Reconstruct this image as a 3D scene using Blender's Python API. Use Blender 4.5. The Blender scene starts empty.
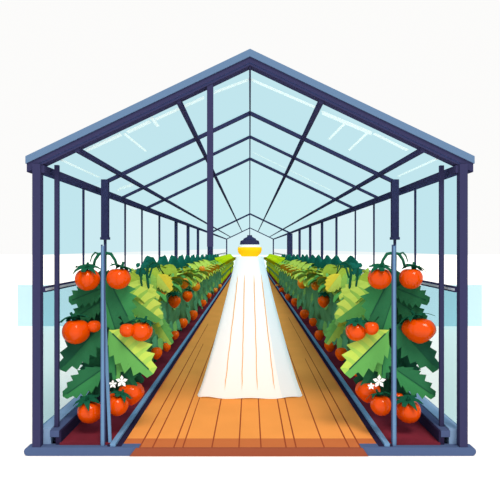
import bpy, bmesh, math, random
from mathutils import Vector, Matrix, noise
C = bpy.context.scene.collection
F = 560.0; CX = 250.0; CY = 248.0; CAMZ = 1.421
PI = math.pi

def at(px, py, Y):
    return Vector(((px - CX) * Y / F, Y, CAMZ - (py - CY) * Y / F))

# ---------------------------------------------------------------- materials
def lin(c):
    c = c / 255.0
    return c / 12.92 if c <= 0.04045 else ((c + 0.055) / 1.055) ** 2.4
def rgb(r, g, b): return (lin(r), lin(g), lin(b), 1.0)

def mat(name, col, rough=0.9, spec=0.0, vary=0.0, scale=6.0, coat=0.0):
    m = bpy.data.materials.new(name); m.use_nodes = True
    nt = m.node_tree; b = nt.nodes['Principled BSDF']
    c = rgb(*col)
    b.inputs['Base Color'].default_value = c
    b.inputs['Roughness'].default_value = rough
    b.inputs['Specular IOR Level'].default_value = spec
    if coat:
        b.inputs['Coat Weight'].default_value = coat; b.inputs['Coat Roughness'].default_value = .06
    if vary:
        tc = nt.nodes.new('ShaderNodeTexCoord'); n = nt.nodes.new('ShaderNodeTexNoise')
        n.inputs['Scale'].default_value = scale; n.inputs['Detail'].default_value = 2
        r = nt.nodes.new('ShaderNodeValToRGB')
        r.color_ramp.elements[0].position = 0.35; r.color_ramp.elements[1].position = 0.65
        r.color_ramp.elements[0].color = tuple(x * (1 - vary) for x in c[:3]) + (1,)
        r.color_ramp.elements[1].color = tuple(min(1, x * (1 + vary)) for x in c[:3]) + (1,)
        nt.links.new(tc.outputs['Object'], n.inputs['Vector'])
        nt.links.new(n.outputs['Fac'], r.inputs['Fac'])
        nt.links.new(r.outputs['Color'], b.inputs['Base Color'])
    return m

def glass(name, col):
    # clear tinted pane: every pane is a thin box, so each face carries half of the tint
    m = bpy.data.materials.new(name); m.use_nodes = True
    nt = m.node_tree; nt.nodes.clear()
    o = nt.nodes.new('ShaderNodeOutputMaterial'); t = nt.nodes.new('ShaderNodeBsdfTransparent')
    c = rgb(*col); t.inputs['Color'].default_value = tuple(min(1, x / 0.97) ** 0.5 for x in c[:3]) + (1,)
    nt.links.new(t.outputs[0], o.inputs[0]); return m

def translucent(name, col):
    m = bpy.data.materials.new(name); m.use_nodes = True
    nt = m.node_tree; nt.nodes.clear()
    o = nt.nodes.new('ShaderNodeOutputMaterial'); t = nt.nodes.new('ShaderNodeBsdfDiffuse'); e = nt.nodes.new('ShaderNodeBsdfTranslucent'); x = nt.nodes.new('ShaderNodeMixShader')
    t.inputs['Color'].default_value = rgb(*col); e.inputs['Color'].default_value = rgb(*col); x.inputs[0].default_value = .62
    nt.links.new(t.outputs[0], x.inputs[1]); nt.links.new(e.outputs[0], x.inputs[2]); nt.links.new(x.outputs[0], o.inputs[0]); return m

def glow(name, col, s):
    m = bpy.data.materials.new(name); m.use_nodes = True
    b = m.node_tree.nodes['Principled BSDF']
    b.inputs['Base Color'].default_value = rgb(*col)
    b.inputs['Specular IOR Level'].default_value = 0
    b.inputs['Roughness'].default_value = 1
    b.inputs['Emission Color'].default_value = rgb(*col)
    b.inputs['Emission Strength'].default_value = s
    return m

M = dict(
    navy=mat('navy paint', (53, 54, 88)), steel=mat('steel blue paint', (92, 120, 154)),
    slate=mat('slate paint', (74, 92, 130)), slate_d=mat('deep slate paint', (70, 84, 122)),
    slate_l=mat('pale slate paint', (125, 155, 192)),
    dark=mat('near black navy', (40, 35, 62)), kerb=mat('kerb blue', (108, 148, 188)),
    pole=mat('pole blue', (98, 134, 172)), grey=mat('pale grey metal', (185, 195, 210)),
    soil=mat('maroon soil', (108, 38, 52), vary=0.15, scale=3),
    deck=mat('orange deck wood', (226, 146, 74), vary=0.03, scale=2), deck_side_shade=mat('deck side shading', (214, 120, 68)),
    deck_front_shade=mat('deck front shading', (184, 104, 60)), deck_low=mat('deck base wood', (140, 75, 54)), seam=mat('deck seam', (140, 66, 42)),
    white=mat('white ground', (253, 252, 250)), strip=mat('white strip', (250, 252, 253)),
    patch=mat('reflection band blue', (180, 214, 226)),
    tomato=mat('tomato red orange', (214, 72, 0), rough=0.3, spec=0.0, coat=.4),
    tomato_r=mat('ripe red tomato', (255, 100, 10), rough=0.3, spec=0.0, coat=.3),
    tomato_o=mat('half ripe orange tomato', (250, 150, 36), rough=0.3, spec=0.0, coat=.4),
    calyx=mat('calyx green', (24, 84, 62)),
    stem=mat('stem green', (28, 88, 66)),
    lf_deep=mat('leaf deep green', (34, 84, 62)), lf_dark=mat('leaf dark green', (42, 102, 68)),
    lf_mid=mat('leaf mid green', (54, 126, 76)), lf_green=mat('leaf fresh green', (92, 158, 82)),
    lf_light=mat('leaf light green', (150, 190, 84)), lf_yel=mat('leaf yellow green', (196, 212, 92)),
    lf_band=mat('leaf pale band', (172, 200, 86)),
    lf_pale=mat('leaf pale yellow', (232, 234, 142)), lf_olive=mat('leaf olive', (164, 176, 62)),
    lf_gold=mat('leaf gold', (222, 196, 62)), lf_lime=mat('leaf lime', (186, 206, 24)),
    row=mat('row foliage green', (92, 158, 116), vary=0.12, scale=4), row2=mat('row foliage green two', (128, 188, 104)),
    row3=mat('row foliage green three', (80, 144, 108)),
    teal=mat('teal bush', (28, 102, 88)), teal2=mat('teal bush leaf', (36, 118, 98)),
    glint=translucent('white translucent glint', (252, 253, 253)),
    lamp_y=glow('lit yellow bowl', (244, 188, 22), 0.45),
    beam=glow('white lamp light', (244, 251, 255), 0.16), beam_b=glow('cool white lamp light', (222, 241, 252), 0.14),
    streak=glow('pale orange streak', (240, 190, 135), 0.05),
)
G = {}
def gl(c):
    if c not in G: G[c] = glass('glass tint %d %d %d' % c, c)
    return G[c]

# ---------------------------------------------------------------- mesh helpers
class MB:
    def __init__(s): s.v = []; s.f = []; s.m = []; s.mats = []
    def mi(s, m):
        if m not in s.mats: s.mats.append(m)
        return s.mats.index(m)
    def add(s, vs, fs, m):
        k = len(s.v); s.v += [Vector(v) for v in vs]
        i = s.mi(m)
        for f in fs: s.f.append([a + k for a in f]); s.m.append(i)
    def hexa(s, p, m, fm=None):   # 8 points: bottom 0-3, top 4-7
        fs = [(3, 2, 1, 0), (4, 5, 6, 7), (0, 1, 5, 4), (1, 2, 6, 5), (2, 3, 7, 6), (3, 0, 4, 7)]
        k = len(s.v); s.v += [Vector(v) for v in p]
        for q, f in enumerate(fs):
            s.f.append([a + k for a in f]); s.m.append(s.mi(fm[q] if fm and fm.get(q) else m))
    def box(s, x0, x1, y0, y1, z0, z1, m, fm=None):
        if x0 > x1: x0, x1 = x1, x0
        s.hexa([(x0, y0, z0), (x1, y0, z0), (x1, y1, z0), (x0, y1, z0), (x0, y0, z1), (x1, y0, z1), (x1, y1, z1), (x0, y1, z1)], m, fm)
    def bar(s, a, b, w, h, m, up=Vector((0, 0, 1))):
        a = Vector(a); b = Vector(b); d = (b - a).normalized()
        sd = d.cross(up).normalized() * w / 2; u = sd.cross(d).normalized() * h / 2
        s.hexa([a - sd - u, a + sd - u, b + sd - u, b - sd - u, a - sd + u, a + sd + u, b + sd + u, b - sd + u], m)
    def tube(s, pts, rs, m, n=8):
        pts = [Vector(p) for p in pts]
        if not isinstance(rs, (list, tuple)): rs = [rs] * len(pts)
        k = len(s.v); i = s.mi(m)
        for j, p in enumerate(pts):
            d = (pts[min(j + 1, len(pts) - 1)] - pts[max(j - 1, 0)]).normalized()
            a = d.orthogonal() if abs(d.y) > 0.95 else d.cross(Vector((0, 1, 0)))
            a.normalize(); b = d.cross(a)
            for q in range(n):
                t = 2 * PI * q / n; s.v.append(p + (a * math.cos(t) + b * math.sin(t)) * rs[j])
        for j in range(len(pts) - 1):
            for q in range(n):
                s.f.append([k + j * n + q, k + j * n + (q + 1) % n, k + (j + 1) * n + (q + 1) % n, k + (j + 1) * n + q]); s.m.append(i)
        s.f.append([k + q for q in range(n)][::-1]); s.m.append(i)
        s.f.append([k + (len(pts) - 1) * n + q for q in range(n)]); s.m.append(i)
    def lathe(s, prof, c, m, n=24, fn=None):
        k = len(s.v); c = Vector(c); i = s.mi(m)
        for j, (r, z) in enumerate(prof):
            for q in range(n):
                t = 2 * PI * q / n; rr = r * (fn(t, j) if fn else 1)
                s.v.append(c + Vector((math.cos(t) * rr, math.sin(t) * rr, z)))
        for j in range(len(prof) - 1):
            for q in range(n):
                s.f.append([k + j * n + q, k + j * n + (q + 1) % n, k + (j + 1) * n + (q + 1) % n, k + (j + 1) * n + q]); s.m.append(i)
    def build(s, name, parent=None, smooth=False, loc=None, solid=0.0):
        me = bpy.data.meshes.new(name)
        o_ = Vector(loc) if loc is not None else Vector((0, 0, 0))
        me.from_pydata([tuple(v - o_) for v in s.v], [], s.f)
        for m in s.mats: me.materials.append(m)
        for p, i in zip(me.polygons, s.m): p.material_index = i; p.use_smooth = smooth
        bm = bmesh.new(); bm.from_mesh(me)
        if not solid: bmesh.ops.recalc_face_normals(bm, faces=bm.faces)
        bm.to_mesh(me); bm.free()
        o = bpy.data.objects.new(name, me); C.objects.link(o)
        if parent:
            o.parent = parent
            o.location = o_ - world_loc(parent)
        else: o.location = o_
        if solid:
            md = o.modifiers.new('thickness', 'SOLIDIFY'); md.thickness = solid; md.offset = 0
        return o

def world_loc(o):
    v = Vector((0, 0, 0))
    while o: v += o.location; o = o.parent
    return v

def tag(o, label, cat, group=None, kind=None):
    o['label'] = label; o['category'] = cat
    if group: o['group'] = group
    if kind: o['kind'] = kind
    return o
def empty(name, loc, label=None, cat=None, group=None, kind=None):
    o = bpy.data.objects.new(name, None); C.objects.link(o); o.location = loc
    o.empty_display_size = 0.1
    if label: o['label'] = label
    if cat: o['category'] = cat
    if group: o['group'] = group
    if kind: o['kind'] = kind
    return o
def struct(name, mb, label=None):
    o = mb.build(name); o['kind'] = 'structure'
    if label: o['label'] = label
    return o

# ---------------------------------------------------------------- ground, sill, deck
END = 36.0
YT = [4.0, 5.36, 6.5, 8.1, 21.2, END]           # roof trusses
b = MB(); b.box(-60, 60, -8, 120, -0.30, -0.058, M['white'])
struct('ground', b, 'plain white ground around and under the greenhouse')

b = MB()                                        # front sill with rounded ends
for sx in (-1, 1):
    prof = [(0.79, -.057), (1.578, -.057)] + [(1.578 + .03 * math.sin(PI * k / 10), -.027 - .03 * math.cos(PI * k / 10)) for k in range(1, 10)] + [(1.578, .003), (0.79, .003)]
    k = len(prof)
    b.add([(sx * x, 3.98, z) for x, z in prof] + [(sx * x, 4.06, z) for x, z in prof],
          [list(range(k)), list(range(k, 2 * k))[::-1]] + [(i, (i + 1) % k, k + (i + 1) % k, k + i) for i in range(k)], M['slate'])
s = struct('trim_1', b, 'slate blue front sill with rounded ends under the posts')

b = MB()
DX = 0.918
b.box(-DX, DX, 3.992, END, -0.05, 0.0, M['deck'])
b.box(-DX, DX, 3.991, 4.175, -0.04, 0.0012, M['deck_front_shade'])  # shading along the deck front, painted as a darker band
b.hexa([(-0.855, 3.972, -0.057), (0.84, 3.972, -0.057), (0.84, 4.0, -0.057), (-0.855, 4.0, -0.057),
        (-0.81, 3.972, 0.001), (0.80, 3.972, 0.001), (0.80, 4.0, 0.001), (-0.81, 4.0, 0.001)], M['deck_low'])
for i, (o, y1) in enumerate([(-110, 10.5), (-97, 8.3), (-76, END), (-67, 5.3), (-38, END), (-11, END), (11, END), (36, END), (46, END), (74, END), (99, 7.2), (110, 11.5)]):
    x = o / 140.0; w = 0.0045
    b.hexa([(x - w, 3.990, -0.03), (x + w, 3.990, -0.03), (x + w * 0.6, y1, -0.03), (x - w * 0.6, y1, -0.03),
            (x - w, 3.990, 0.0022), (x + w, 3.990, 0.0022), (x + w * 0.6, y1, 0.0022), (x - w * 0.6, y1, 0.0022)], M['seam'])
for sx in (-1, 1):                              # shading beside the kerbs, painted as a darker deck strip
    b.hexa([(sx * DX, 4.9, -.03), (sx * (DX - .012), 4.9, -.03), (sx * (DX - .035), END, -.03), (sx * DX, END, -.03),
            (sx * DX, 4.9, .0012), (sx * (DX - .012), 4.9, .0012), (sx * (DX - .035), END, .0012), (sx * DX, END, .0012)], M['deck_side_shade'])
struct('floor', b, 'orange timber deck walkway with long narrow seams')

# ---------------------------------------------------------------- planting beds
BED = {}
for sx, side in ((-1, 'left'), (1, 'right')):
    r = empty('planting_bed', (sx * 1.15, 4.0, 0), 'long %s bed of maroon soil behind a blue kerb, %s of the walkway' % (side, side), 'planting bed', 'planting beds')
    b = MB(); b.box(sx * 0.975, sx * 1.37, 4.03, END, -0.055, 0.02, M['soil']); b.build('soil', r)
    b = MB()
    b.box(sx * 0.920, sx * 0.968, 4.0, END, -0.05, 0.004, M['dark'])  # dark strip painted in as the shadow gap between deck and kerb
    b.box(sx * 0.962, sx * 1.000, 4.0, END, -0.05, 0.022, M['kerb'])
    b.box(sx * 0.998, sx * 1.02, 4.0, END, -0.05, 0.012, M['dark'])
    b.build('kerb', r)
    b = MB()
    b.box(sx * 1.362, sx * 1.40, 4.036, END, -0.05, 0.10, M['dark'])
    b.box(sx * 1.375, sx * 1.44, 4.03, END, 0.06, 0.106, M['slate_d'])
    b.build('outer_kerb', r)
    BED[sx] = r

# ---------------------------------------------------------------- side walls
SL = 0.478; Z0 = 2.742
def rz(x): return Z0 - SL * abs(x)
mull = {-1: [(4.12, 1.42, .030), (5.06, 1.505, .012), (6.75, 1.505, .014), (7.8, 1.505, .016), (9.3, 1.505, .03), (11.4, 1.505, .06),
             (13.6, 1.505, .07), (16.2, 1.505, .07), (21.2, 1.505, .21)],
        1: [(4.14, 1.415, .030), (5.10, 1.505, .012), (6.80, 1.505, .014), (8.0, 1.505, .02), (9.75, 1.505, .035), (11.7, 1.505, .05),
            (14.0, 1.505, .06), (17.0, 1.505, .07), (21.2, 1.505, .21)]}
for sx, side in ((-1, 'left'), (1, 'right')):
    w = empty('wall_' + side, (sx * 1.52, 4.0, 0), kind='structure')
    b = MB(); b.box(sx * 1.493, sx * 1.55, 3.985, 4.045, 0.0, 2.02, M['navy']); b.build('corner_post', w)
    b = MB(); b.box(sx * 1.47, sx * 1.53, 4.0, END, 1.958, 2.012, M['navy']); b.build('eave_beam', w)
    b = MB(); b.box(sx * 1.44, sx * 1.535, 4.05, END, -0.05, 0.115, M['slate_l']); b.build('wall_base', w)
    # truss post: wide above, slender tail below
    b = MB(); px = sx * 1.386
    b.box(px - .033, px + .033, 5.33, 5.39, 1.50, 2.075, M['navy']); b.box(px - .012, px + .012, 5.35, 5.37, 0.015, 1.50, M['navy'])
    b.box(px - .04, px + .04, 5.325, 5.395, 1.50, 1.525, M['navy'])
    b.build('truss_post', w)
    ys = [4.0]
    for (y, x, t) in mull[sx]:
        b = MB(); d = min(t, 0.06)
        if t < 0.02:
            b.hexa([(sx * x - t * .4, y - .01, 0.13), (sx * x + t * .4, y - .01, .13), (sx * x + t * .4, y + .01, .13), (sx * x - t * .4, y + .01, .13),
                    (sx * x - t * .7, y - .01, 1.97), (sx * x + t * .7, y - .01, 1.97), (sx * x + t * .7, y + .01, 1.97), (sx * x - t * .7, y + .01, 1.97)], M['navy'])
        elif x < 1.45:
            b.box(sx * x - t / 2, sx * x + t / 2, y - .015, y + .015, 0.0, 2.03, M['navy'])
        else:
            b.box(sx * x - t / 2, sx * x + t / 2, y - d / 2, y + d / 2, 0.10, 1.97, M['navy'])
        b.build('mullion', w)
        if x > 1.45: ys.append(y)
    ys.append(END)
    b = MB()
    b.box(sx * 1.472, sx * 1.502, 4.03, END, 1.102, 1.142, M['navy'])
    b.box(sx * 1.466, sx * 1.473, 4.03, END, 1.114, 1.130, M['grey'])
    b.build('mid_rail', w)
    ys = sorted(ys + [4.45])
    for i in range(len(ys) - 1):
        y0, y1 = ys[i], ys[i + 1]
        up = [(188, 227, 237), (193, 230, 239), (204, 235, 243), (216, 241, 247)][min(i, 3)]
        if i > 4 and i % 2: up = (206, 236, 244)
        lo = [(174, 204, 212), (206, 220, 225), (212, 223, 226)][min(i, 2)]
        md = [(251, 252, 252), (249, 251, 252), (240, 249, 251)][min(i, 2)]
        for (z0, z1, c) in ((0.13, 1.12, lo), (1.12, 1.372, md), (1.372, 1.96, up)):
            b = MB(); b.box(sx * 1.509, sx * 1.513, y0, y1, z0, z1, gl(c)); b.build('pane', w)

w = empty('wall_back', (0, END, 0), kind='structure')
for (x0, x1) in ((-1.5, -0.75), (-0.75, 0), (0, 0.75), (0.75, 1.5)):
    b = MB(); y = END + .03
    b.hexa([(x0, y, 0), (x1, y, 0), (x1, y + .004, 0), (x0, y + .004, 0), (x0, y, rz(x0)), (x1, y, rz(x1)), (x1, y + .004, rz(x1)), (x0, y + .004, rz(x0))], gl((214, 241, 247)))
    b.build('pane', w)
for x in (-1.5, 1.5):
    b = MB(); b.box(x - .04, x + .04, END - .02, END + .05, 0, rz(x) - .02, M['navy']); b.build('post', w)

# ---------------------------------------------------------------- roof
c = empty('ceiling', (0, 4.0, 2.0), kind='structure')
for sx in (-1, 1):
    def fas(zt, zb, y0, y1, m, xe):
        b = MB()
        b.hexa([(0, y0, zb), (sx * xe, y0, zb - SL * xe), (sx * xe, y1, zb - SL * xe), (0, y1, zb),
                (0, y0, zt), (sx * xe, y0, zt - SL * xe), (sx * xe, y1, zt - SL * xe), (0, y1, zt)], m)
        return b
    fas(2.843, 2.790, 3.995, 4.10, M['steel'], 1.603).build('roof_edge', c)
    fas(2.792, 2.728, 4.005, 4.10, M['navy'], 1.597).build('gable_fascia', c)
    # purlins
    for x in (0.512, 1.243):
        b = MB(); b.bar((sx * x, 4.02, rz(x) - .02), (sx * x, END, rz(x) - .02), 0.033, 0.034, M['navy']); b.build('purlin', c)
    # trusses
    for y, t, e in ((5.36, .034, 1.386), (6.5, .030, 1.49), (8.1, .036, 1.49), (21.2, .06, 1.49), (END, .06, 1.49)):
        b = MB(); b.bar((0, y, rz(0) - .03), (sx * e, y, rz(e) - .03), t, t, M['navy'], Vector((0, 1, 0)))
        if y < 9: b.bar((0, y + .07, rz(0) - .012), (sx * e, y + .07, rz(e) - .012), .010, .010, M['navy'], Vector((0, 1, 0)))
        b.build('rafter', c)
    # panes
    bands = [0.0, 0.512, 1.243, 1.56]
    for i in range(len(YT) - 1):
        for k in range(3):
            x0, x1 = bands[k], bands[k + 1]; y0, y1 = YT[i], YT[i + 1]
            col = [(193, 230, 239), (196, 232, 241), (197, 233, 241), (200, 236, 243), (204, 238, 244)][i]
            b = MB()
            b.hexa([(sx * x0, y0, rz(x0)), (sx * x1, y0, rz(x1)), (sx * x1, y1, rz(x1)), (sx * x0, y1, rz(x0)),
                    (sx * x0, y0, rz(x0) + .004), (sx * x1, y0, rz(x1) + .004), (sx * x1, y1, rz(x1) + .004), (sx * x0, y1, rz(x0) + .004)], gl(col))
            b.build('pane', c)
b = MB(); b.bar((0, 4.02, rz(0) - .012), (0, END, rz(0) - .012), 0.014, 0.03, M['navy']); b.build('ridge_beam', c)
b = MB(); b.box(-.308, -.265, 4.01, 4.05, 1.43, 2.62, M['navy']); b.build('hanging_post', c)

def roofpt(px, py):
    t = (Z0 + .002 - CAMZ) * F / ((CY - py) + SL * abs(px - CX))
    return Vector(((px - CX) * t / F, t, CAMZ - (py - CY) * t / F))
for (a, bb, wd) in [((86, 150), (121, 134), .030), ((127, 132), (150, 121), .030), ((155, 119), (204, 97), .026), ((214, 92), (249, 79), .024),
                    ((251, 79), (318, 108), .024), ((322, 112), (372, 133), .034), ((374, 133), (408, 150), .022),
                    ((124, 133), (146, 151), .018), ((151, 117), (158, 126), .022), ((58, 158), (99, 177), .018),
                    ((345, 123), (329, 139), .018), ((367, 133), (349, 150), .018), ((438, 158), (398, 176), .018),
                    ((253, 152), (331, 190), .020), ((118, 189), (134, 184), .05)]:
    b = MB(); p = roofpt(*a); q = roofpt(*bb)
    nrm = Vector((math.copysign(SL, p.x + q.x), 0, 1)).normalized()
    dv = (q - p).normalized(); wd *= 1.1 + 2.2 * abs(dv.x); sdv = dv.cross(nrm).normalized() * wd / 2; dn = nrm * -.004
    b.add([p - sdv + dn, p + sdv + dn, q + sdv + dn, q - sdv + dn], [(0, 1, 2, 3)], M['glint']); b.build('painted_glint', c)  # reflections on the roof glass, painted as thin white sheets

# reflection bands beside the walls, painted as pale blue slabs
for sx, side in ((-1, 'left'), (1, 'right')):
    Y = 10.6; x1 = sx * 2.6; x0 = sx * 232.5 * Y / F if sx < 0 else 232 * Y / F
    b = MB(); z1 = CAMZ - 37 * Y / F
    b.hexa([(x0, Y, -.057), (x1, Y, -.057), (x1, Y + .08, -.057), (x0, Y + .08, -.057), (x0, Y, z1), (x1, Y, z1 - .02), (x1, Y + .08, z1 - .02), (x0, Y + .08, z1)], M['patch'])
    o = b.build('reflection_slab', loc=((x0 + x1) / 2, Y, 0)); tag(o, 'low pale blue slab added to paint a reflection band outside the %s glass wall' % side, 'reflection', 'painted reflections outside')

# ---------------------------------------------------------------- lamp and its light
LY = 5.36; PXM = LY / F
lp = at(249.7, 244, LY)
r = empty('pendant_lamp', lp, 'small pendant lamp with dark cap and glowing yellow bowl above the walkway', 'lamp')
b = MB(); z = lp.z
b.lathe([(0, .085), (.022, .085), (.026, .068), (.052, .055), (.06, .05), (.062, .04), (.088, .03), (.094, 0), (.09, -.008), (0, -.008)], lp, M['navy'], 28)
b.build('cap', r, loc=lp)
b = MB(); b.tube([lp + Vector((0, 0, .08)), (lp.x, LY, rz(0) - .03)], .004, M['navy'], 6); b.build('cord', r, loc=lp)
b = MB(); b.lathe([(0, -.006), (.1, -.006), (.108, -.03), (0, -.03)], lp, M['strip'], 28); b.build('collar', r, loc=lp)
b = MB(); b.lathe([(0, -.03), (.113, -.03), (.116, -.055), (.108, -.085), (.08, -.115), (.045, -.13), (0, -.134)], lp, M['lamp_y'], 32); b.build('bowl', r, smooth=True, loc=lp)

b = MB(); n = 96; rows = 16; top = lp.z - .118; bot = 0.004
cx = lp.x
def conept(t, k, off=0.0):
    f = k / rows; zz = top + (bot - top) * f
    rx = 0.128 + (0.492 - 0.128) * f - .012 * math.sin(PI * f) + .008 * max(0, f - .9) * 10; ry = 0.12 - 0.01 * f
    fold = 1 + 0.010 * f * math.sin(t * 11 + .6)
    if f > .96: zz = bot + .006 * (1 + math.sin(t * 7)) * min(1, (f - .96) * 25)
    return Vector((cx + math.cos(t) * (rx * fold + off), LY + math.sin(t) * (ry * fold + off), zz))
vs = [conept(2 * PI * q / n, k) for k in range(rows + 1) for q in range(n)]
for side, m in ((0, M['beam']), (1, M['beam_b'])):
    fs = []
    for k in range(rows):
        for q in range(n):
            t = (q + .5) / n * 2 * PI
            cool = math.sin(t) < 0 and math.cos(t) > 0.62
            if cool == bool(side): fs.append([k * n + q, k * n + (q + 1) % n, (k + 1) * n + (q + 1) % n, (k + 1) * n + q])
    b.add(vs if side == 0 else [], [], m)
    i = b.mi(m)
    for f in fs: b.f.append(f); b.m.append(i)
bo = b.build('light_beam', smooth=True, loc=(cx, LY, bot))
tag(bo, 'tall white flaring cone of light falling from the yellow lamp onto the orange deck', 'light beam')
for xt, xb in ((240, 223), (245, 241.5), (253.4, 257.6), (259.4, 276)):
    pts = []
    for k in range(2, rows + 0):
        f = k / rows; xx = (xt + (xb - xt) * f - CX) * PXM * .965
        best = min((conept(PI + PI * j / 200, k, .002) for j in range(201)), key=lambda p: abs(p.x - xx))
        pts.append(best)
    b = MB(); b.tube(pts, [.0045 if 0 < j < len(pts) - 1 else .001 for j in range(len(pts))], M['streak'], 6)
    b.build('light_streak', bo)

# ---------------------------------------------------------------- trellis poles
for sx, side, px in ((-1, 'left', 103), (1, 'right', 394)):
    base = at(px, 447, 4.03); base.z = 0.006
    r = empty('trellis_pole', base, 'thin steel blue pole before the %s front tomato plant' % side, 'pole', 'trellis poles')
    tp = at(px, 246, 4.03)
    b = MB()
    b.hexa([(base.x - .014, 4.02, 0), (base.x + .014, 4.02, 0), (base.x + .014, 4.05, 0), (base.x - .014, 4.05, 0),
            (base.x - .009, 4.02, tp.z), (base.x + .009, 4.02, tp.z), (base.x + .009, 4.05, tp.z), (base.x - .009, 4.05, tp.z)], M['pole'])
    b.build('pole', r, loc=base)
    b = MB(); e = .020
    for q in (-1, 1):
        b.hexa([(base.x + q * .012, 4.017, 0), (base.x + q * .016, 4.017, 0), (base.x + q * .016, 4.05, 0), (base.x + q * .012, 4.05, 0),
                (base.x + q * .008, 4.017, tp.z + .01), (base.x + q * .012, 4.017, tp.z + .01), (base.x + q * .012, 4.05, tp.z + .01), (base.x + q * .008, 4.05, tp.z + .01)], M['slate_d' if sx < 0 else 'slate'])
    b.build('edge_strip', r, loc=base)
    if sx < 0:
        b = MB(); a = at(104, 300, 4.06); d = at(110.3, 447, 4.04); d.z = 0.0
        b.bar(a, d, .020, .02, M['pole'], Vector((0, 1, 0))); b.build('brace', r, loc=base)
        b = MB(); b.bar(at(104, 330, 4.07), at(107, 446.5, 4.05), .022, .012, M['dark'], Vector((0, 1, 0))); b.build('dark_gap_strip', r, loc=base)

# ---------------------------------------------------------------- plants
_lr = random.Random(7)
def leaf(mb, base, tip, nrm, W, mL, mR, teeth=7, fold=.25, droop=.12, stripe=None, vein=True, tooth=.24):
    base = Vector(base); tip = Vector(tip); ax = tip - base; L = ax.length; ax.normalize()
    nrm = Vector(nrm); nrm = (nrm - ax * nrm.dot(ax)).normalized(); sd = ax.cross(nrm)
    n = teeth * 2
    def env(t): return max(0.0, math.sin(PI * min(1, t ** .85))) ** .7 * (1 - .12 * t)
    cen = []; lf = []; rt = []; ml = []; mr = []
    for i in range(n + 1):
        t = i / n; z = -droop * L * t * t
        cen.append(base + ax * L * t + nrm * z)
        w = W / 2 * env(t)
        if 0 < i < n:
            if i % 2 == 0: tt = t - .012; w *= (1 - tooth * _lr.uniform(.7, 1.25))
            else: tt = t + _lr.uniform(.03, .075); w *= _lr.uniform(.98, 1.14)
        else: tt = t
        for arr, s_, arr2 in ((lf, -1, ml), (rt, 1, mr)):
            arr.append(base + ax * L * min(tt + .02, 1.02) + sd * s_ * w - nrm * (fold * w - z))
            arr2.append(base + ax * L * (t + (tt - t) * .4) + sd * s_ * w * .5 - nrm * (fold * w * .35 - z))
    for arr, arr2, m, flip in ((lf, ml, mL, 0), (rt, mr, mR, 1)):
        for i in range(n):
            mm = m
            if stripe and flip == stripe[0] and (i % 2) < 1: mm = stripe[1]
            for (A, B) in ((cen, arr2), (arr2, arr)):
                q = [A[i], A[i + 1], B[i + 1], B[i]]
                if flip: q = q[::-1]
                mb.add(q, [(0, 1, 2, 3)], mm)
    if vein:
        e = nrm * .0035; w = W * .012 + .001
        for i in range(1, n - 1):
            mb.add([cen[i] - sd * w + e, cen[i] + sd * w + e, cen[i + 1] + sd * w + e, cen[i + 1] - sd * w + e], [(0, 1, 2, 3)], M['lf_deep'])

def broad(mb, base, dirv, L, W, m, m2=None, cup=.35, rnd=random):
    """smooth rounded crown leaf, cupped and curling over"""
    base = Vector(base); d = Vector(dirv).normalized()
    up = Vector((0, 0, 1)); sd = d.cross(up)
    if sd.length < .1: sd = Vector((1, 0, 0))
    sd.normalize(); n = 7; K = 4; g = []
    p = base.copy(); dd = d.copy()
    for i in range(n + 1):
        t = i / n; w = W / 2 * max(.03, math.sin(PI * min(.985, .06 + t * .93)) ** .6)
        nr = sd.cross(dd).normalized()
        row = []
        for k in range(-K, K + 1):
            u = k / K
            row.append(p + sd * w * u + nr * (abs(u) ** 2 * w * cup) + nr * .012 * math.sin(9 * t + k * 1.7) * abs(u))
        g.append(row)
        dd = (dd + Vector((0, 0, -1)) * .20).normalized(); p = p + dd * L / n
    for i in range(n):
        for k in range(2 * K):
            mm = m2 if (m2 and k < K) else m
            mb.add([g[i][k], g[i][k + 1], g[i + 1][k + 1], g[i + 1][k]], [(0, 1, 2, 3)], mm)

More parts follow.
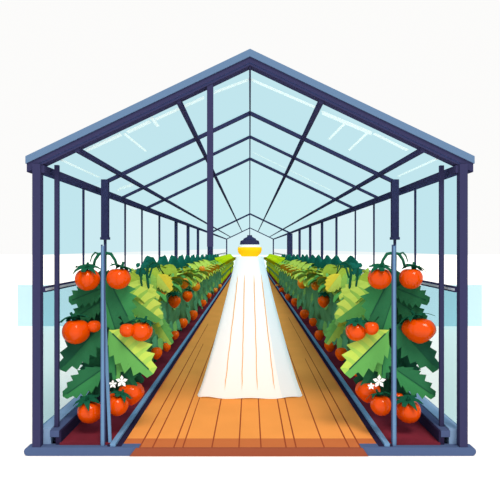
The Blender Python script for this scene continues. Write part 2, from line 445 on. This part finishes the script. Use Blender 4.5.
_tm = {}
def tomato(parent, p, r, m='tomato', squash=.93, wide=1.0, cal=True, tilt=0.0, heart=0.0, seed=0, up=False):
    p = Vector(p)
    key = (m, squash, wide, heart)
    if key not in _tm:
        b = MB(); N = 28; K = 18; prof = []
        for k in range(K + 1):
            a = PI * k / K
            zz = math.cos(a); rr = math.sin(a)
            if zz > .7: zz -= (zz - .7) * .55 * (1 - rr) * 1.6
            if heart and zz < 0: rr *= (1 - heart * (-zz) ** 1.3)
            prof.append((max(rr, .0005), zz * squash))
        b.lathe(prof, (0, 0, 0), M[m], N, lambda t, j: 1 + .035 * math.cos(5 * t) * math.sin(PI * j / K) ** 2)
        b.v = [Vector((v.x * wide, v.y, v.z)) for v in b.v]
        o = b.build('tomato', smooth=True); o.data.name = 'tomato'
        _tm[key] = o.data; bpy.data.objects.remove(o)
    o = bpy.data.objects.new('tomato', _tm[key]); C.objects.link(o)
    o.parent = parent; o.location = p - world_loc(parent); o.scale = (r, r, r); o.rotation_euler = (0, tilt, seed * 1.3)
    if cal:
        if 'cal' not in _tm:
            b = MB()
            for k in range(7):
                a = k * 2 * PI / 7 + .2; L = [.95, .8, 1.0, .75, .92, .85, 1.0][k]
                d = Vector((math.cos(a), math.sin(a), 0)); s2 = Vector((-d.y, d.x, 0)); cen = []
                prof = [(0, .82, .09), (.22, 1.02, .16), (.48, 1.05, .19), (.74, .93, .13), (L * 1.05, .68 + .36 * (k % 2), .012)]
                for (q, zz, w) in prof:
                    cen.append((d * q + Vector((0, 0, zz)), w))
                for th, sgn in ((.02, 1), (-.02, -1)):
                    for i in range(len(cen) - 1):
                        (a0, w0), (a1, w1) = cen[i], cen[i + 1]; e = Vector((0, 0, th))
                        q = [a0 - s2 * w0 + e, a0 + s2 * w0 + e, a1 + s2 * w1 + e, a1 - s2 * w1 + e]
                        b.add(q if sgn > 0 else q[::-1], [(0, 1, 2, 3)], M['calyx'])
                for sg in (-1, 1):
                    for i in range(len(cen) - 1):
                        (a0, w0), (a1, w1) = cen[i], cen[i + 1]; e = Vector((0, 0, .02))
                        b.add([a0 + s2 * w0 * sg - e, a1 + s2 * w1 * sg - e, a1 + s2 * w1 * sg + e, a0 + s2 * w0 * sg + e], [(0, 1, 2, 3)], M['calyx'])
            b.tube([(0, 0, .78), (.05, 0, 1.1), (.14, 0, 1.38)], [.12, .10, .08], M['calyx'], 8)
            q = b.build('calyx'); _tm['cal'] = q.data; bpy.data.objects.remove(q)
        k = bpy.data.objects.new('calyx', _tm['cal']); C.objects.link(k); k.parent = o
        k.rotation_euler = (math.radians(18), 0, seed * .7); k.scale = (wide * 1.22, 1.22, squash * 1.1); k.location = (0, 0, -.02)
    return o

random.seed(4)
def front_plant(sx):
    side = 'left' if sx < 0 else 'right'
    mx = (lambda x: x) if sx < 0 else (lambda x: 498 - x)
    st = at(mx(104), 300, 4.42)
    r = empty('tomato_plant', (st.x, st.y, .02), 'nearest %s tomato plant with big orange tomatoes and jagged dark leaves behind the blue pole' % side, 'tomato plant', 'front tomato plants')
    def P(x, y, Y=4.3): return at(mx(x), y, Y)
    b = MB()
    b.tube([(st.x, 4.42, .0), (st.x + .01, 4.42, .5), (st.x - .01, 4.41, 1.0), P(104, 256, 4.36), P(104, 252, 4.34)], [.024, .024, .024, .022, .012], M['stem'], 10)
    b.build('stem', r, smooth=True)
    b = MB()
    b.tube([P(104, 258, 4.34), P(103, 253, 4.33), P(99, 254, 4.31), P(95, 260, 4.30), P(93, 268, 4.30)], [.012, .014, .013, .011, .010], M['stem'], 8)
    b.tube([P(104, 258, 4.34), P(106, 253, 4.33), P(111, 254, 4.31), P(115, 260, 4.30), P(117, 266, 4.30)], [.012, .014, .013, .011, .010], M['stem'], 8)
    b.tube([P(99, 254, 4.31), P(95, 252.5, 4.30), P(92, 256, 4.29), P(90, 262, 4.29)], [.008, .007, .006, .003], M['stem'], 8)
    b.build('fruit_stalk', r, smooth=True)
    # deep foliage mass
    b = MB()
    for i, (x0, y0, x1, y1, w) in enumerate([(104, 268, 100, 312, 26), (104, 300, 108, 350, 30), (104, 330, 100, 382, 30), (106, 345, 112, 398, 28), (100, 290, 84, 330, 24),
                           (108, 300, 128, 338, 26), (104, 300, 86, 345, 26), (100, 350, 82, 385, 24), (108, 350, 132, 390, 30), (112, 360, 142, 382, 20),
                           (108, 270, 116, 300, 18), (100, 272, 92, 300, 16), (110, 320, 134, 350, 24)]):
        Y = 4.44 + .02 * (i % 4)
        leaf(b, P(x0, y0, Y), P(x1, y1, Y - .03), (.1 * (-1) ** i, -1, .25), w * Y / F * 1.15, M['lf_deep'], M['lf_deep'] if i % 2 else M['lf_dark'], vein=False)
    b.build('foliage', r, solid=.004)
    D, A, B_, Gn, Lt, Ye = (M[k] for k in ('lf_deep', 'lf_dark', 'lf_mid', 'lf_green', 'lf_light', 'lf_yel'))
    flip = sx > 0
    for (x0, y0, x1, y1, w, mL, mR, Y, stripe) in [
        (103, 288, 69, 301, 24, A, A, 4.33, None), (103, 300, 72, 319, 22, A, A, 4.35, None),
        (103, 324, 60, 369, 33, A, D, 4.25, None), (104, 368, 63, 396, 25, B_, A, 4.22, None),
        (107, 276, 129, 320, 34, B_, A, 4.30, None), (106, 300, 118, 338, 18, A, B_, 4.28, None),
        (109, 330, 152, 373, 38, Lt, Gn, 4.20, 'y'), (107, 352, 134, 388, 26, A, D, 4.29, None),
        (114, 338, 116, 379, 22, Gn, B_, 4.26, None), (104, 372, 88, 404, 16, D, A, 4.31, None)]:
        b = MB()
        p = P(x0, y0, Y + .06); q = P(x1, y1, Y)
        a1, a2 = (mL, mR) if not flip else (mR, mL)
        sw = 0 if not flip else 1
        leaf(b, p, q, (0, -1, .22), w * Y / F * 1.1, a1, a2, 6, fold=.12, droop=.05, tooth=.3, stripe=(sw, M['lf_band']) if stripe else None)
        o = b.build('leaf', r, solid=.004)
        if stripe: o['label'] = 'leaf striped light and yellow green on one half'
    if sx < 0:
        T = [(87.5, 279, 12.2, 4.28, 1, 1, 0), (118.5, 278, 11.8, 4.28, 1, 1, 0), (76, 331, 13.6, 4.25, 1, 1, 0), (94, 326, 6.6, 4.26, 1, 0, 0), (141.5, 331, 10.8, 4.25, 1, 1, 0),
             (127, 330, 7.6, 4.19, 1, 0, 0), (90, 411, 12.6, 4.22, 1, 1, 0), (118, 405, 11.3, 4.20, .86, 1, 0), (131, 393, 13, 4.36, 1, 0, .4), (109, 397, 6, 4.3, 1, 0, 0)]
    else:
        T = [(379.5, 278, 11.8, 4.28, 1, 1, 0), (411, 278, 11.6, 4.28, 1, 1, 0), (419, 330, 14.2, 4.25, 1.2, 1, .32), (356, 331, 10.3, 4.25, 1, 1, 0), (371.5, 328, 7.3, 4.19, 1, 0, 0),
             (381, 405, 11, 4.20, .93, 1, 0), (408.5, 411, 12.4, 4.22, 1, 1, 0), (368, 391, 12.5, 4.36, 1, 0, .4), (398, 398, 6, 4.3, 1, 0, 0)]
    for i, (x, y, rr, Y, wide, cal, heart) in enumerate(T):
        tomato(r, at(x, y, Y), rr * Y / F, 'tomato', squash=.95, wide=wide, cal=bool(cal), heart=heart, seed=i)
    # small white blossoms by the lower fruit
    for (x, y, s_) in [(122, 381, 5), (113, 384, 3.5)] if sx < 0 else [(379, 381, 5.5), (371, 386, 3)]:
        b = MB(); p0 = at(x, y, 4.19)
        for k in range(5):
            a = PI / 2 + k * 2 * PI / 5; d = Vector((math.cos(a), -.25, math.sin(a))); s2 = Vector((-math.sin(a), 0, math.cos(a)))
            L = s_ * 4.19 / F * 1.25
            b.add([p0, p0 + d * L * .55 + s2 * L * .28, p0 + d * L, p0 + d * L * .55 - s2 * L * .28], [(0, 1, 2, 3)], M['strip'])
        b.build('blossom', r, solid=.003)
    return r

# fruits of the receding rows: pixel, radius, how far from the aisle
fruit_L = [(174.3, 301, 6.3, 0.985, 'tomato'), (187.3, 296, 5.2, 0.985, 'tomato'), (163.6, 290, 4, 0.985, 'tomato_o'), (183.6, 283, 5, 0.985, 'tomato_o'), (195.6, 286, 4.5, 0.985, 'tomato_o'),
           (203, 303, 3.4, 1.0, 'tomato_r'), (208.7, 295.5, 2.8, 1.0, 'tomato_r'), (215.2, 290, 2.3, 1.0, 'tomato_o'), (219.8, 286, 2.0, 1.0, 'tomato_o'), (202, 269, 3, 0.985, 'tomato_o'),
           (193, 315, 4.8, 1.0, 'tomato_r'), (183, 323, 4.8, 1.0, 'tomato_r'), (175, 335, 4.2, 1.0, 'tomato_r'), (166.6, 347, 4.3, 1.0, 'tomato_r'), (156.6, 353, 5.8, 1.0, 'tomato_r'), (143, 350, 2.2, 0.985, 'tomato_r')]
fruit_R = [(323.6, 301, 6, 0.985, 'tomato'), (304.4, 314, 4.6, 1.0, 'tomato_r'), (295, 302, 4, 1.0, 'tomato_r'), (288, 297, 3.3, 1.0, 'tomato_r'), (281.5, 290, 2.6, 1.0, 'tomato_r'),
           (302.5, 283, 5, 0.985, 'tomato_o'), (315.6, 285.5, 4.2, 0.985, 'tomato_o'), (313, 322, 4, 1.0, 'tomato_r'), (319.6, 335, 5, 1.0, 'tomato_r'), (330, 346, 5.6, 1.0, 'tomato_r'),
           (341.5, 354, 6.3, 1.0, 'tomato_r'), (356, 372, 4, 0.985, 'tomato_r'), (335, 283, 3, 0.985, 'tomato_o'), (277, 286, 2, 1.0, 'tomato_o')]

def body_mesh(seed, H, crown, lime=False):
    """foliage of one row plant around its own base point (inner side is +x)"""
    rnd = random.Random(seed)
    b = MB()
    bm = bmesh.new(); bmesh.ops.create_icosphere(bm, subdivisions=4, radius=1)
    off = Vector((seed * 3.1, 0, 0))
    vs = []
    for v in bm.verts:
        n_ = noise.noise(v.co * 1.6 + off) * .16 + noise.noise(v.co * 4 + off) * .09
        q = v.co * (1 + n_)
        vs.append(Vector((q.x * .115, q.y * .68, H * .52 + q.z * H * .45)))
    b.add(vs, [[w.index for w in f.verts] for f in bm.faces], M['row']); bm.free()
    fo = b.build('foliage', smooth=True)
    b2 = MB()
    for i in range(12):                         # jagged side leaves
        y = rnd.uniform(-.6, .6); z = rnd.uniform(.25, H * .7)
        s_ = 1 if rnd.random() < .8 else -1
        x = s_ * .12 * math.sqrt(max(.05, 1 - (y / .75) ** 2)) 
        p = Vector((x, y, z)); q = p + Vector((s_ * .035, -.10 + rnd.uniform(-.1, .1), -.16 * rnd.uniform(.6, 1.2)))
        m = M[rnd.choice(['row', 'row', 'row', 'row2', 'row3'])] if not lime else M[rnd.choice(['lf_lime', 'row2'])]
        leaf(b2, p, q, (s_, -.5, .4), .12, m, m, 4, vein=False)
    lo = b2.build('side_leaves')
    b3 = MB(); N = 13
    for i in range(N):
        a = i * 2.4 + rnd.uniform(-.3, .3); y = -.5 + 1.0 * i / (N - 1)
        d = Vector(((math.cos(a) * .75 + .15) * (1 if math.cos(a) > -.2 else .3), math.sin(a) * .8 - .35, .55))
        m = M[crown[i % len(crown)]]; m2 = M[crown[(i + 1) % len(crown)]] if i % 3 == 0 else None
        broad(b3, (rnd.uniform(-.07, .07), y, H * .86 + rnd.uniform(-.06, .05)), d, .30 * rnd.uniform(.85, 1.2), .24, m, m2)
    for i in range(9):                          # leaves spilling towards the aisle
        y = -.58 + 1.16 * i / 8
        m = M[crown[(i * 2 + 1) % len(crown)]]; m2 = M[crown[(i * 3) % len(crown)]] if i % 2 else None
        broad(b3, (.03, y, H * rnd.uniform(.74, .90)), Vector((.8, -.6, .35)), .15, .24, m, m2)
    co = b3.build('crown_leaves', smooth=True)
    return fo.data, lo.data, co.data, [fo, lo, co]

variants = []
for s_, H, cr, lm in [(11, 1.10, ['lf_light', 'lf_olive', 'row2', 'lf_green', 'lf_yel'], False), (12, 1.05, ['lf_yel', 'lf_olive', 'lf_gold', 'row2', 'lf_light'], False),
                      (13, .99, ['lf_olive', 'lf_yel', 'row2', 'lf_gold'], False), (14, .93, ['lf_yel', 'lf_light', 'lf_lime', 'row2'], False), (15, .90, ['lf_lime', 'lf_lime', 'lf_light'], True)]:
    v = body_mesh(s_, H, cr, lm); variants.append(v[:3] + (H,))
    for o in v[3]: bpy.data.objects.remove(o)

words = ['second', 'third', 'fourth', 'fifth', 'sixth', 'seventh', 'eighth', 'ninth', 'tenth', 'eleventh', 'twelfth', 'thirteenth', 'fourteenth', 'fifteenth', 'sixteenth',
         'seventeenth', 'eighteenth', 'nineteenth', 'twentieth', 'twenty-first', 'twenty-second', 'twenty-third', 'twenty-fourth']
def row(sx, fruits):
    side = 'left' if sx < 0 else 'right'
    plants = []
    Y = 5.62; i = 0
    while Y < 35:
        v = variants[0 if Y < 7.5 else 1 if Y < 11 else 2 if Y < 16 else 3 if Y < 20.5 else 4]
        if i in (2, 4): v = variants[1 if i == 4 else 0]
        look = 'lime green' if Y >= 20.5 else ('yellow green' if Y > 8 else 'light green')
        r = empty('tomato_plant', (sx * (1.17 if Y < 29 else 1.12), Y, .02), '%s crowned tomato plant, %s from the front in the %s row' % (look, words[i], side), 'tomato plant', 'tomato plants in the receding rows')
        for nm, me in (('foliage', v[0]), ('side_leaves', v[1]), ('crown_leaves', v[2])):
            o = bpy.data.objects.new(nm, me); C.objects.link(o); o.parent = r; o.scale = (-sx , 1, 1)
        b = MB(); b.tube([(sx * (1.17 if Y < 29 else 1.12), Y, -.01), (sx * (1.17 if Y < 29 else 1.12), Y, .5)], [.022, .018], M['stem'], 8); b.build('stem', r, loc=(sx * (1.17 if Y < 29 else 1.12), Y, .02))
        plants.append(r)
        Y += 1.28; i += 1
    for k, (x, y, rr, xo, m) in enumerate(fruits):
        Yf = xo * F / abs(x - CX); p = at(x, y, Yf)
        r = min(plants, key=lambda o: abs(o.location.y - Yf))
        big = rr > 4.5 and m == 'tomato'; m = 'tomato_r' if m == 'tomato' else m
        tomato(r, p, rr * Yf / F, m, squash=1.15 if m != 'tomato' else 1.05, heart=.35 if m == 'tomato_r' else 0, cal=big, seed=k)
    # curly stalks above the second plant
    r = plants[0]; mx = (lambda x: x) if sx < 0 else (lambda x: 498 - x)
    def P(x, y, Yq=5.12): return at(mx(x), y, Yq)
    b = MB()
    b.tube([P(150, 300), P(147, 275), P(148, 266), P(153, 262), P(159, 264), P(161, 271)], [.012, .012, .012, .011, .008, .004], M['stem'], 8)
    b.tube([P(149, 278), P(152, 268), P(157, 266.5), P(160, 272)], [.009, .009, .007, .003], M['stem'], 8)
    for (x0, y0, x1, y1) in [(140, 268, 148, 263), (140, 268, 136, 274), (140, 266, 136, 264), (140, 268, 146, 274), (140, 270, 141, 277)]:
        leaf(b, P(x0, y0), P(x1, y1), (0, -1, .3), .06, M['teal'], M['teal'], 3, vein=False)
    b.tube([P(144, 300), P(141, 280), P(140, 268)], [.01, .009, .008], M['stem'], 8)
    b.build('curly_stalk', r)
    # big pale leaves leaning over the aisle side of the second plant
    for (x0, y0, x1, y1, w, mL, mR, Yq, stp) in [
        (116, 286, 160, 318, 32, 'lf_light', 'lf_green', 4.95, 'lf_yel'), (128, 283, 157, 298, 20, 'lf_yel', 'row2', 5.05, None),
        (120, 300, 150, 330, 26, 'lf_green', 'lf_mid', 5.0, None), (154, 316, 171, 343, 15, 'lf_green', 'lf_light', 5.2, None),
        (146, 300, 160, 325, 18, 'row2', 'lf_olive', 5.15, None), (140, 270, 147, 292, 12, 'lf_light', 'lf_green', 5.3, None), (150, 272, 152, 294, 12, 'lf_light', 'row2', 5.3, None),
        (158, 274, 170, 290, 16, 'lf_gold', 'lf_yel', 5.3, None), (134, 274, 128, 288, 10, 'lf_gold', 'lf_olive', 5.3, None)]:
        b = MB()
        a1, a2 = (M[mL], M[mR]) if sx < 0 else (M[mR], M[mL])
        leaf(b, P(x0, y0, Yq + .08), P(x1, y1, Yq), (0, -1, .3), w * Yq / F * 1.1, a1, a2, 6, stripe=((0 if sx < 0 else 1), M[stp]) if stp else None, vein=False, tooth=.12)
        b.build('leaf', r, solid=.004)

for sx in (-1, 1): front_plant(sx)
row(-1, fruit_L); row(1, fruit_R)

# ---------------------------------------------------------------- dark teal bushes along the glass
bm = bmesh.new(); bmesh.ops.create_icosphere(bm, subdivisions=3, radius=1)
vs = [v.co * (1 + noise.noise(v.co * 1.8) * .22) for v in bm.verts]; fs = [[w.index for w in f.verts] for f in bm.faces]; bm.free()
b = MB(); b.add(vs, fs, M['teal']); o = b.build('bush_leaves', smooth=True); bush_me = o.data; bpy.data.objects.remove(o)
for sx, side in ((-1, 'left'), (1, 'right')):
    Y = 7.6; i = 0
    while Y < 24:
        H = 1.30 - (Y - 7.6) * .009
        r = empty('bush', (sx * 1.36, Y, .02), 'dark teal bush, %s from the front behind the %s plant row along the glass' % ((['first'] + words)[i], side), 'bush', 'teal bushes along the glass walls')
        o = bpy.data.objects.new('bush_leaves', bush_me); C.objects.link(o); o.parent = r
        o.location = (0, 0, H - .30); o.scale = (.07, .66, .29); o.rotation_euler = (0, 0, PI * (i % 2))
        b = MB(); b.tube([(sx * 1.36, Y, -.01), (sx * 1.36, Y, .9)], [.02, .016], M['stem'], 8); b.build('trunk', r, loc=(sx * 1.36, Y, .02))
        Y += 1.15 if Y < 14 else 1.5; i += 1

# ---------------------------------------------------------------- light, world, camera
w = bpy.data.worlds.new('sky'); w.use_nodes = True; bpy.context.scene.world = w
bg = w.node_tree.nodes['Background']; bg.inputs['Color'].default_value = (.972, .968, .958, 1); bg.inputs['Strength'].default_value = 1.0
s = bpy.data.lights.new('sun', 'SUN'); s.energy = 2.3; s.angle = math.radians(22); s.color = (1, .87, .74)
so = bpy.data.objects.new('sun', s); C.objects.link(so)
d = Vector((-.22, .68, -1.0)); so.rotation_euler = d.to_track_quat('-Z', 'Y').to_euler()

cam = bpy.data.cameras.new('camera'); co = bpy.data.objects.new('camera', cam); C.objects.link(co)
co.location = (0, 0, CAMZ); co.rotation_euler = (PI / 2, 0, 0)
cam.sensor_width = 36; cam.lens = 36 * F / 500; cam.shift_y = -(250 - CY) / 500; cam.clip_end = 400
sc = bpy.context.scene; sc.camera = co
vsx = sc.view_settings; vsx.view_transform = 'Standard'; vsx.look = 'None'; vsx.exposure = 0; vsx.gamma = 1; vsx.use_curve_mapping = False
sc.cycles.transparent_max_bounces = 48; sc.cycles.max_bounces = 10; sc.cycles.diffuse_bounces = 6
